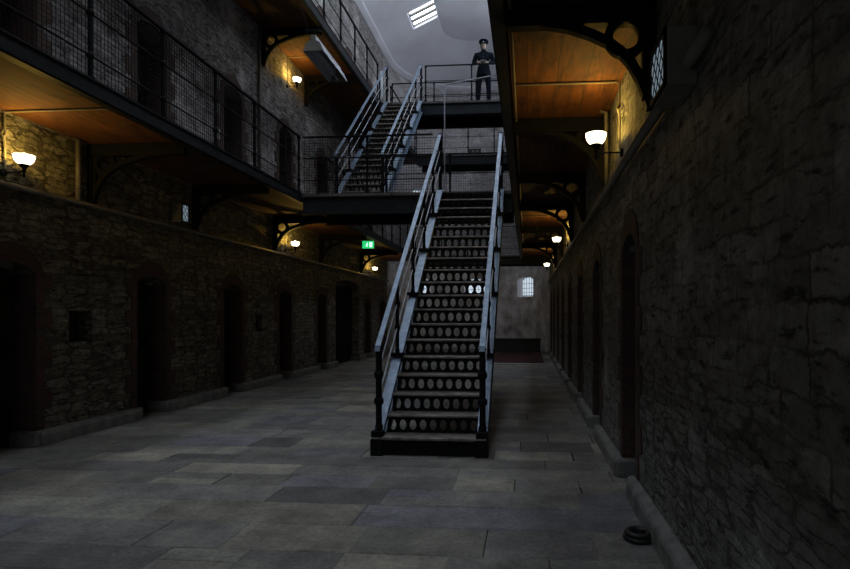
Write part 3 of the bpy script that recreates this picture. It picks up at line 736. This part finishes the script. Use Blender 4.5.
def staircase(name_loc, x0, x1, y0, zb, n, rise, run, label, group=None, boxes=True):
    """x0..x1 overall width; first riser face at y0; treads between the stringers"""
    o = thing('iron_staircase', name_loc, label, 'staircase', group)
    ox, oy, oz = name_loc
    def B(mb, nm, m, **kw): return rel(mb, name_loc).build(nm, m, o, **kw)
    xi0, xi1 = x0 + .11, x1 - .11
    for i in range(1, n + 1):
        y = y0 + (i - 1)*run; z = zb + i*rise
        mb = MB()
        if i == 1 and boxes: mb.box(x0 + .01, x1 - .01, y - .03, y + run + .03, z - .03, z)
        else: mb.box(xi0 - .03, xi1 + .03, y - .025, y + run + .02, z - .025, z)
        if i < n: B(mb, 'tread', M['tread'], bevel=.006)
        if i > 1 or not boxes: B(riser_mesh(xi0, xi1, y, z - rise + .001, z - .026), 'riser', M['iron'], fix=True)
        else:
            mb = MB(); mb.box(x0 + .05, x1 - .05, y, y + .01, zb + .01, z - .03); B(mb, 'riser', M['iron'])
    slope = rise/run; top = zb + n*rise
    for xa, xb, inner in ((x0, xi0, 1), (xi1, x1, -1)):
        mb = MB(); up = .03; ya = y0 + (.05 if boxes else -.05); za = zb + rise + up + (ya - y0)*slope; yt = y0 + (n-1)*run; zt = zb + n*rise + up
        t = .012
        mb.prism_x([(ya, za - t), (yt, zt - t), (yt, zt), (ya, za)], xa, xb)                                    # top flange
        xc = (xa + xb)/2
        mb.prism_x([(ya, max(zb + .01, za - .33)), (ya + .33/slope*.2, zb + .01) if boxes else (ya + .01, za - .33), (ya + (.33 - rise)/slope + .4, zb + rise*1.0 + .1) if False else (ya + .34/slope, za - t*2), (yt, zt - .34), (yt, zt - t), (ya, za - t)][0:1] +
                   [(yt, zt - .34), (yt, zt - t), (ya, za - t)], xc - .006, xc + .006)                          # web
        mb.prism_x([(ya + (.34 - (za - zb))/slope if za - .34 < zb else ya, max(zb, za - .34)), (yt, zt - .34), (yt, zt - .34 + t), (ya + (.34 - (za - zb))/slope if za - .34 < zb else ya, max(zb, za - .34) + t)], xa, xb)
        B(mb, 'stringer', M['paint'])
    # newels, balusters, rods and handrail on both sides
    hr = .97
    for X, out in ((x0 + .055, -1), (x1 - .055, 1)):
        yb_ = y0 + .06; zfoot = zb + rise
        if boxes:
            mb = MB(); mb.bbox(X - .07, X + .06, y0 - .04, y0 + .12, zb, zb + rise - .02, .006); mb.bbox(X - .065, X + .055, y0 - .03, y0 + .11, zb + rise, zb + rise + .065, .006)
            B(mb, 'newel_block', M['iron'])
        def newel(y, z, h, nm='newel_post', r=.034):
            mb = MB(); mb.lathe((X, y, z), [(r*1.3, 0), (r*1.3, .04), (r, .06), (r, h*.30), (r*1.55, h*.33), (r*1.55, h*.37), (r, h*.40), (r, h*.62), (r*1.55, h*.655), (r*1.55, h*.695), (r, h*.725), (r, h*.96), (r*1.25, h)], 12)
            B(mb, nm, M['iron'], smooth=False)
        newel(yb_, zfoot + (.065 if boxes else .0), hr - .08)
        yt = y0 + (n - 1)*run + .06; newel(yt, top + .018, 1.06)
        zline = lambda y, h: zb + rise + (y - y0)*slope + h
        for k in (.215, .435, .635, .83):
            y = y0 + (n - 1)*run*k; z = zline(y, .035)
            mb = MB(); mb.box(X - .075, X + .075, y - .06, y + .06, z - .01, z + .035); B(mb, 'post_bracket', M['iron'])
            newel(y, z + .03, hr - .07, 'baluster', .022)
        za, zt_ = zfoot + hr, top + 1.08
        ya = yb_ - .05; sl2 = (zt_ - za)/(yt - ya)
        mb = MB(); mb.bar((X, ya, za), (X, yt, zt_), .062, .018); mb.bar((X, ya, za - .004), (X, ya - .02, za - .05), .06, .018); B(mb, 'handrail', M['paint'], bevel=.004)
        for hh in (.30, .60):
            mb = MB(); mb.cyl((X, ya + .05, za - hh*hr + sl2*.05), (X, yt, zt_ - hh*1.0), .009, 6); B(mb, 'guard_rod', M['pale'])
    return o
staircase((-1.04, 6.03, 0), -1.66, -.42, 6.03, 0, 19, .2, .2445, 'lower iron staircase rising from the flagstones to the first landing')
staircase((-3.57, 11.90, Z1), -4.13, -3.01, 11.90, Z1, 19, 3.9/19, .2445, 'upper iron staircase rising from the first landing to the second', boxes=False)

# ---------------------------------------------------------------- wall lamps
def make_lamp():
    o = thing('wall_lamp', (0, 0, 0), 'x', 'lamp', 'glass bowl wall lamps')
    # origin at the wall; +x into the hall; arm length .3
    mb = MB(); mb.cyl((.0, 0, -.10), (.025, 0, -.10), .04, 14); mb.build('wall_rose', M['iron'], o)
    mb = MB(); mb.tube([(.02,0,-.10), (.25,0,-.10)], .008); mb.build('arm', M['iron'], o)
    mb = MB(); mb.lathe((.25, 0, 0), [(.009, -.16), (.014, -.15), (.012, -.11), (.02, -.09), (.014, -.07), (.045, -.035), (.05, -.02)], 14); mb.build('stem', M['iron'], o)
    mb = MB(); prof = [(.040, -.02), (.066, -.006), (.086, .022), (.097, .058), (.099, .080), (.093, .080), (.089, .058), (.079, .027), (.06, .002), (.03, -.008)]
    mb.lathe((.25, 0, 0), prof, 24); mb.build('lamp_shade', M['shade'], o, smooth=True)
    mb = MB(); mb.lathe((.25, 0, 0), [(.015, -.005), (.02, .03), (.035, .06), (.03, .09), (.01, .105)], 12); mb.build('bulb', M['shade'], o, smooth=True)
    return o
lamp0 = make_lamp()
lamp_spots = [
    (LW, 5.74, 3.15, 0, 'glass bowl lamp at the far left of the picture, glowing by the wall pipe'),
    (LW, 12.95, 3.15, 0, 'glass bowl lamp on the left wall under the first gallery, beyond the second bracket'),
    (LW, 19.95, 3.15, 0, 'small distant glass bowl lamp beneath the green exit sign'),
    (LW, 13.05, 7.02, 0, 'glass bowl lamp high on the left wall under the second gallery'),
    (RW, 5.45, 3.14, PI, 'nearest glass bowl lamp on the right wall, lighting the planks orange'),
    (RW, 12.6, 3.14, PI, 'middle glass bowl lamp of the three on the right wall'),
    (RW, 18.8, 3.14, PI, 'farthest glass bowl lamp on the right wall, near the end window')]
for i, (x, y, z, rz, lab) in enumerate(lamp_spots):
    o = lamp0 if i == 0 else copy_tree(lamp0)
    o.location = (x, y, z); o.rotation_euler = (0, 0, rz); o['label'] = lab
    ld = bpy.data.lights.new('lamp_light', 'POINT'); ld.energy = LAMP_W; ld.color = LAMP_COL; ld.shadow_soft_size = .035
    lo = bpy.data.objects.new('lamp_light', ld); COL.objects.link(lo); lo.location = (x + (.25 if rz == 0 else -.25), y, z + .10)
    # conduit: down the wall to the rose, across the soffit
    s = 1 if rz == 0 else -1; zc = (Z1 if z < 4 else Z2) - .095
    c = MB(); xe = (LE - .12) if s > 0 else (RE + .12)
    c.tube([(xe, y, zc), (x + s*.06, y, zc), (x + s*.03, y, zc - .03), (x + s*.03, y, zc - .22), (x + s*.05, y + s*.0 - .03, zc - .27), (x + s*.03, y, zc - .32), (x + s*.03, y, z - .06)], .011)
    r = c.build('conduit', M['pipe'])
    tag(r, 'thin conduit crossing soffit and wall to ' + ['the far left lamp', 'the middle left lamp', 'the lamp under the exit sign', 'the upper left lamp', 'the nearest right lamp', 'the middle right lamp', 'the farthest right lamp'][i], 'pipe', 'lamp conduits')

# ---------------------------------------------------------------- pipes
def pipe(pts, r, label, mat='pipe', clips=()):
    mb = MB(); mb.tube(pts, r, 10); o = mb.build('wall_pipe', M[mat], smooth=True); tag(o, label, 'pipe')
    for c in clips:
        k = MB(); k.lathe(c, [(r + .012, -.015), (r + .012, .015)], 10); k.build('pipe_clip', M['iron'], o)
    return o
pipe([(LW + .05, -3, 2.92), (LW + .05, CYA, 2.92)], .03, 'long horizontal pipe along the left wall above the cell doors')
pipe([(LW + .05, 6.72, 2.95), (LW + .05, 6.72, 3.70)], .028, 'short upright pipe on the left wall beside the first lamp')
pipe([(RW - .05, 2.75, 2.84), (RW - .05, CYA, 2.84)], .035, 'long horizontal pipe along the right wall')
pipe([(RW - .05, 6.2, 2.87), (RW - .05, 6.2, 3.68), (RW - .12, 6.2, 3.70)], .022, 'upright pipe on the right wall behind the nearest lamp')
pipe([(LW + .04, 11.6, Z1), (LW + .04, 11.6, Z2 - .1)], .03, 'upright pipe on the upper left wall beside the ring bracket')
pipe([(RE + .13, 0, Z1 - .11), (RE + .13, 20, Z1 - .11)], .014, 'thin pale conduit along the inner edge of the right gallery', mat='pipe')
pipe([(-1.70, 11.72, Z1), (-1.70, 11.72, 6.27), (-1.66, 11.72, 6.30), (-.28, 11.72, 6.52)], .014, 'slim pale pole standing on the first landing, bent across to the right', mat='pale')
pipe([(LE + .03, 16.28, Z2 + .0), (LE + .03, 16.28, Z2 + .9)], .045, 'pale post at the head of the upper stair', mat='pale')

# ---------------------------------------------------------------- small glazed wall boxes
def glazed_box(loc, side, w, label):
    o = thing('glazed_wall_box', loc, label, 'wall box', 'small glazed wall boxes'); d = .16
    s = 1 if side < 0 else -1
    mb = MB(); mb.box(*sorted((0, s*d)), -w/2, w/2, 0, .31); mb.build('case', M['pipe'], o, bevel=.008)
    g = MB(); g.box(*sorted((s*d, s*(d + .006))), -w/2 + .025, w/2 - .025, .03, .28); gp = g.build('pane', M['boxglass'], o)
    l = MB(); a = s*(d + .008); n = 6
    hw, z0, z1 = w/2 - .025, .03, .28; st = .11
    for sgn in (1, -1):
        k = -10
        while k < 12:
            pts = []                                   # clip y = sgn*(z - c) to the pane
            c = .2 + k*st; ya, yb2 = -hw, hw
            za, zb_ = c + sgn*ya*1.3, c + sgn*yb2*1.3
            def clip(y, z, y2, z2):
                if z < z0: y += (z0 - z)*(y2 - y)/(z2 - z); z = z0
                elif z > z1: y += (z1 - z)*(y2 - y)/(z2 - z); z = z1
                return y, z
            if not (max(za, zb_) <= z0 or min(za, zb_) >= z1):
                p, q = clip(ya, za, yb2, zb_), clip(yb2, zb_, ya, za); l.bar((a, p[0], p[1]), (a, q[0], q[1]), .005, .005)
            k += 1
    l.build('lattice', M['iron'], o)
    f = MB()
    for y in (-w/2 + .012, w/2 - .012): f.box(*sorted((s*d, s*(d + .015))), y - .012, y + .012, 0, .31)
    for z in (.012, .298): f.box(*sorted((s*d, s*(d + .015))), -w/2, w/2, z - .012, z + .012)
    f.build('frame', M['iron'], o)
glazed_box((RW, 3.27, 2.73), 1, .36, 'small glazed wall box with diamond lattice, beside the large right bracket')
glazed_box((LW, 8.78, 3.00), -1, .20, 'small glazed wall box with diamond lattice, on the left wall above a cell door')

# ---------------------------------------------------------------- exit sign
o = thing('exit_sign', (-4.50, 15.9, 3.42), 'green lit exit sign hanging under the far left gallery', 'sign')
mb = MB(); mb.box(-.165, .165, -.02, .02, 0, .21); mb.build('sign_box', M['exit'], o, bevel=.006)
mb = MB()
mb.box(.045, .125, -.026, -.021, .035, .175); mb.build('door_symbol', M['exitw'], o)
mb = MB(); mb.box(-.030, -.005, -.026, -.021, .135, .16); mb.bar((-.02, -.0235, .13), (-.035, -.0235, .085), .004, .022); mb.bar((-.035, -.0235, .09), (-.01, -.0235, .04), .004, .014); mb.bar((-.035, -.0235, .09), (-.07, -.0235, .05), .004, .014); mb.bar((-.02, -.0235, .12), (.012, -.0235, .10), .004, .011); mb.bar((-.02, -.0235, .12), (-.055, -.0235, .115), .004, .011)
mb.build('running_figure', M['exitw'], o)
mb = MB(); mb.cyl((-.12, 0, .21), (-.12, 0, .305), .006, 6); mb.cyl((.12, 0, .21), (.12, 0, .305), .006, 6); mb.build('hanger', M['iron'], o)

# ---------------------------------------------------------------- hanging trough light under the upper gallery edge
o = thing('trough_light', (-4.02, 10.47, 6.50), 'grey unlit trough light hanging beside the upper left gallery edge', 'light fitting')
mb = MB(); prof = [(-.20, 0), (-.13, .16), (-.05, .20), (-.05, .30), (.05, .30), (.05, .20), (.13, .16), (.20, 0)]
pin = [(x*.93, z - .012) for x, z in prof[1:-1]]
ln = 1.45
for (a, b) in zip(prof[:-1], prof[1:]): mb.quad((a[0], 0, a[1]), (b[0], 0, b[1]), (b[0], ln, b[1]), (a[0], ln, a[1]))
for (a, b) in zip(prof[:-1], prof[1:]): 
    ia, ib = (a[0]*.95, a[1] - .01 if a[1] > 0 else 0), (b[0]*.95, b[1] - .01 if b[1] > 0 else 0)
    mb.quad((ia[0], 0, ia[1]), (ia[0], ln, ia[1]), (ib[0], ln, ib[1]), (ib[0], 0, ib[1]))
mb.build('reflector', M['pale'], o, fix=False)
for y in (0, ln - .01):
    mb = MB(); mb.prism(prof, y - .006, y + .006); mb.build('end_cap', M['pipe'], o)
mb = MB(); mb.cyl((0, .06, .03), (0, ln - .06, .03), .018, 10); mb.build('tube_lamp', M['pale'], o)
mb = MB(); mb.cyl((0, .1, .30), (0, .1, .44), .015, 8); mb.cyl((-.2, .1, .43), (.12, .1, .43), .022, 8); mb.cyl((-.13, .1, .43), (-.35, .1, 1.10), .005, 6); mb.build('hanger', M['iron'], o)
mb = MB(); mb.cyl((0, ln - .1, .30), (-.3, ln - .1, 1.10), .006, 6); mb.build('hanger', M['iron'], o)

# ---------------------------------------------------------------- plaque on the rounded wall
o = thing('wall_plaque', (CXA, CYA + RA - .03, 8.92), 'small dark framed plaque high on the pale end wall', 'sign')
mb = MB(); mb.box(-.28, .28, -.02, .03, 0, .24); mb.build('board', M['door'], o)
mb = MB()
for x in (-.13, .06): mb.box(x, x + .1, -.026, -.02, .07, .17)
mb.build('pale_panels', M['pipe'], o)

# ---------------------------------------------------------------- floor things
mb = MB(); 
o = thing('rubber_ring', (.75, 3.90, 0), 'black rubber ring lying on the floor beside the right plinth', 'ring')
mb.lathe((0, 0, 0), [(.055, .004), (.10, .004), (.108, .015), (.10, .03), (.085, .033), (.06, .028), (.055, .012)], 28, cap=False); mb.build('lower_coil', M['rubber'], o, smooth=True)
mb = MB(); mb.lathe((.0, 0, 0), [(.05, .032), (.088, .034), (.098, .045), (.09, .06), (.07, .062), (.052, .055), (.05, .034)], 28, cap=False); mb.build('upper_coil', M['rubber'], o, smooth=True)
mb = MB(); mb.box(-1.35, .55, 18.3, 23.2, .0, .012); tag(mb.build('red_floor_mat', M['red']), 'dark red floor mat before the end wall', 'mat')
mb = MB(); mb.box(-5.3, .80, 17.86, 17.95, .0, .014); tag(mb.build('threshold_strip', M['pale']), 'pale stone threshold strip across the floor', 'threshold')
o = thing('low_bench', (CXA + 1.9, 23.45, 0), 'low black bench standing in front of the end wall', 'bench')
mb = MB(); mb.box(-1.45, 1.05, -.2, .25, .52, .58); mb.build('seat', M['door'], o)
mb = MB(); mb.box(-1.42, 1.02, -.16, -.12, .02, .52); mb.build('front_panel', M['door'], o)
for x in (-1.40, .95): mb = MB(); mb.box(x, x + .05, -.12, .22, 0, .52); mb.build('leg', M['door'], o)

# ---------------------------------------------------------------- the officer
def skin_body(name, pts, edges, radii, root, mat, parent, sub=2):
    me = bpy.data.meshes.new(name); me.from_pydata(pts, edges, []); me.materials.append(mat)
    o = bpy.data.objects.new(name, me); COL.objects.link(o); o.parent = parent
    o.modifiers.new('skin', 'SKIN'); s = o.modifiers.new('sub', 'SUBSURF'); s.levels = sub; s.render_levels = sub
    if not me.skin_vertices: me.attributes.new
    lay = me.skin_vertices[0].data if len(me.skin_vertices) else None
    if lay is None:
        bm = bmesh.new(); bm.from_mesh(me); bm.verts.layers.skin.verify(); bm.to_mesh(me); bm.free(); lay = me.skin_vertices[0].data
    for i, r in enumerate(radii):
        lay[i].radius = r if isinstance(r, tuple) else (r, r); lay[i].use_root = (i == root)
    for p in me.polygons: p.use_smooth = True
    o.modifiers['skin'].use_smooth_shade = True
    return o
def build_person(loc):
    t = thing('person', loc, 'person in dark uniform and peaked cap standing at the upper railing, holding a small book', 'person')
    t.scale = (1.14, 1.08, 1.045)
    # faces -Y; body with clothes, as one surface
    pts = [(0,0,.97), (0,0,1.10), (0,.01,1.25), (0,.01,1.40), (0,0,1.49), (0,-.005,1.55),        # pelvis..neck  0-5
           (-.10,0,.92), (-.125,-.01,.52), (-.14,.02,.12), (-.15,-.10,.045),                       # right leg 6-9
           (.10,0,.92), (.125,-.01,.52), (.14,.02,.12), (.15,-.10,.045),                           # left leg 10-13
           (-.19,.01,1.42), (-.27,.03,1.18), (-.15,-.21,1.10),                                     # right arm 14-16
           (.19,.01,1.42), (.27,.03,1.18), (.15,-.21,1.10)]                                        # left arm
    edges = [(0,1),(1,2),(2,3),(3,4),(4,5),(0,6),(6,7),(7,8),(8,9),(0,10),(10,11),(11,12),(12,13),(3,14),(14,15),(15,16),(3,17),(17,18),(18,19)]
    rad = [(.155,.11),(.135,.10),(.155,.11),(.165,.11),(.09,.075),(.058,.058),(.095,.10),(.068,.07),(.055,.055),(.045,.04),(.095,.10),(.068,.07),(.055,.055),(.045,.04),
           (.075,.075),(.055,.055),(.038,.038),(.075,.075),(.055,.055),(.038,.038)]
    skin_body('body', pts, edges, rad, 0, M['uniform'], t)
    # tunic skirt and belt
    mb = MB(); n = 20; rings = [(1.06,.150,.115), (.98,.165,.125), (.86,.190,.145), (.80,.195,.15)]
    vs = [(rx*math.cos(2*PI*i/n), ry*math.sin(2*PI*i/n), z) for z, rx, ry in rings for i in range(n)]
    mb.add(vs, [(k*n+i, k*n+(i+1) % n, (k+1)*n+(i+1) % n, (k+1)*n+i) for k in range(3) for i in range(n)]); mb.build('tunic_skirt', M['uniform'], t, smooth=True)
    mb = MB(); rings = [(1.085,.152,.117), (1.04,.158,.122)]
    vs = [(rx*math.cos(2*PI*i/n), ry*math.sin(2*PI*i/n), z) for z, rx, ry in rings for i in range(n)]
    mb.add(vs, [(i, (i+1) % n, n+(i+1) % n, n+i) for i in range(n)]); mb.box(-.03, .03, -.132, -.115, 1.035, 1.09); mb.build('belt', M['iron'], t)
    mb = MB()
    for z in (1.15, 1.23, 1.31, 1.39): mb.lathe((0, -.118, z), [(.001, -.008), (.009, -.005), (.009, .005), (.001, .008)], 8)
    mb.build('buttons', M['tread'], t)
    # head with face
    me = bpy.data.meshes.new('head'); bm = bmesh.new(); bmesh.ops.create_uvsphere(bm, u_segments=24, v_segments=18, radius=1)
    for v in bm.verts:
        x, y, z = v.co
        w = 1 - .28*max(0, -z)**1.5
        X, Y, Z = x*.076*w, y*.094*(1 - .12*max(0, -z)), z*.118
        if y < 0:
            if abs(x) < .16 and -.32 < z < .12: Y -= .020*(1 - abs(x)/.16)*(1 if z < -.05 else .5)      # nose
            if .18 < abs(x) < .55 and .0 < z < .25: Y += .010                                            # eye sockets
            if z < -.8: Y -= .010
            if abs(x) < .35 and -.56 < z < -.45: Y += .006                                               # mouth
        v.co = (X, Y, Z)
    for sx in (-1, 1):
        r = bmesh.ops.create_icosphere(bm, subdivisions=2, radius=.028, matrix=Matrix.Translation((sx*.077, .005, -.005)) @ Matrix.Diagonal((.35, .7, 1.1, 1)))
    for f in bm.faces: f.smooth = True
    bm.to_mesh(me); bm.free(); me.materials.append(M['skin']); h = bpy.data.objects.new('head', me); COL.objects.link(h); h.parent = t; h.location = (0, -.02, 1.65); h.rotation_euler = (math.radians(-10), 0, 0)
    mb = MB(); mb.lathe((0, -.01, 1.51), [(.052, -.02), (.048, .04), (.045, .09)], 14); mb.build('neck', M['skin'], t, smooth=True)
    mb = MB(); mb.lathe((0, -.008, 1.47), [(.085, -.02), (.068, .02), (.060, .085), (.054, .085)], 18, cap=False); mb.build('collar', M['uniform'], t, smooth=True)
    for sx in (-1, 1):
        mb = MB(); mb.lathe((sx*.028, -.088, .012), [(.001, -.007), (.011, 0), (.001, .007)], 10); mb.build('eye', M['iron'], h)
    mb = MB(); mb.box(-.022, .022, -.097, -.088, -.063, -.056); mb.build('mouth', M['red'], h)
    mb = MB(); mb.lathe((0, .018, .0), [(.079, -.045), (.088, .0), (.086, .05), (.07, .085)], 20); mb.build('hair', M['uniform'], h, smooth=True)
    # cap: band, crown, peak, badge
    mb = MB(); mb.lathe((0, .0, .04), [(.089, 0), (.092, .05), (.128, .088), (.122, .106), (.05, .118)], 24); c = mb.build('cap', M['uniform'], h, smooth=False)
    for v in c.data.vertices: v.co.y *= 1.1
    mb = MB(); pv = []
    for i in range(13):
        a = PI + PI*i/12; pv.append((.086*math.cos(a), .095*math.sin(a), .048))
    po = [(x*1.02, y - .05*math.sin(PI*i/12), z - .022*math.sin(PI*i/12)) for i, (x, y, z) in enumerate(pv)]
    mb.add(pv + po + [(x, y, z - .004) for x, y, z in pv + po], [(i, i+1, 14+i, 13+i) for i in range(12)] + [(26+i, 39+i, 40+i, 27+i) for i in range(12)] + [(13+i, 14+i, 40+i, 39+i) for i in range(12)]); mb.build('cap_peak', M['iron'], h)
    mb = MB(); mb.box(-.012, .012, -.102, -.096, .06, .088); mb.build('cap_badge', M['pale'], h)
    # hands with five fingers each, closed on the book
    for sx in (-1, 1):
        wx, wy, wz = sx*.15, -.21, 1.10
        P0 = Vector((wx, wy, wz)); palm = Vector((sx*.095, -.27, 1.085))
        pts = [P0, palm]; ed = [(0, 1)]; rd = [(.024,.018), (.032,.018)]
        for k in range(4):
            dz = .030 - k*.019; L_ = (.036, .040, .037, .029)[k]
            a = palm + Vector((-sx*.018, -.012, dz)); b = a + Vector((-sx*L_, -.010, -.004)); c_ = b + Vector((-sx*L_*.55, .018, -.006)); i0 = len(pts)
            pts += [a, b, c_]; ed += [(1, i0), (i0, i0+1), (i0+1, i0+2)]; rd += [(.0095,.0095), (.0085,.0085), (.007,.007)]
        a = P0.lerp(palm, .55) + Vector((-sx*.006, .012, .026)); b = a + Vector((-sx*.034, -.002, .016)); i0 = len(pts)
        pts += [a, b]; ed += [(0, i0), (i0, i0+1)]; rd += [(.011,.011), (.009,.009)]
        skin_body('hand', [tuple(p) for p in pts], ed, rd, 0, M['skin'], t, 1)
    return t
build_person((-1.27, 16.72, Z2))
mb = MB(); mb.box(-.075, .075, -.012, .012, -.05, .055); 
o = mb.build('small_book', M['paper'], bevel=.003); o.location = (-1.27, 16.72 - .31, Z2 + 1.165); o.rotation_euler = (math.radians(-35), 0, 0)
tag(o, 'small dark book held in both hands of the person at the upper railing', 'book')
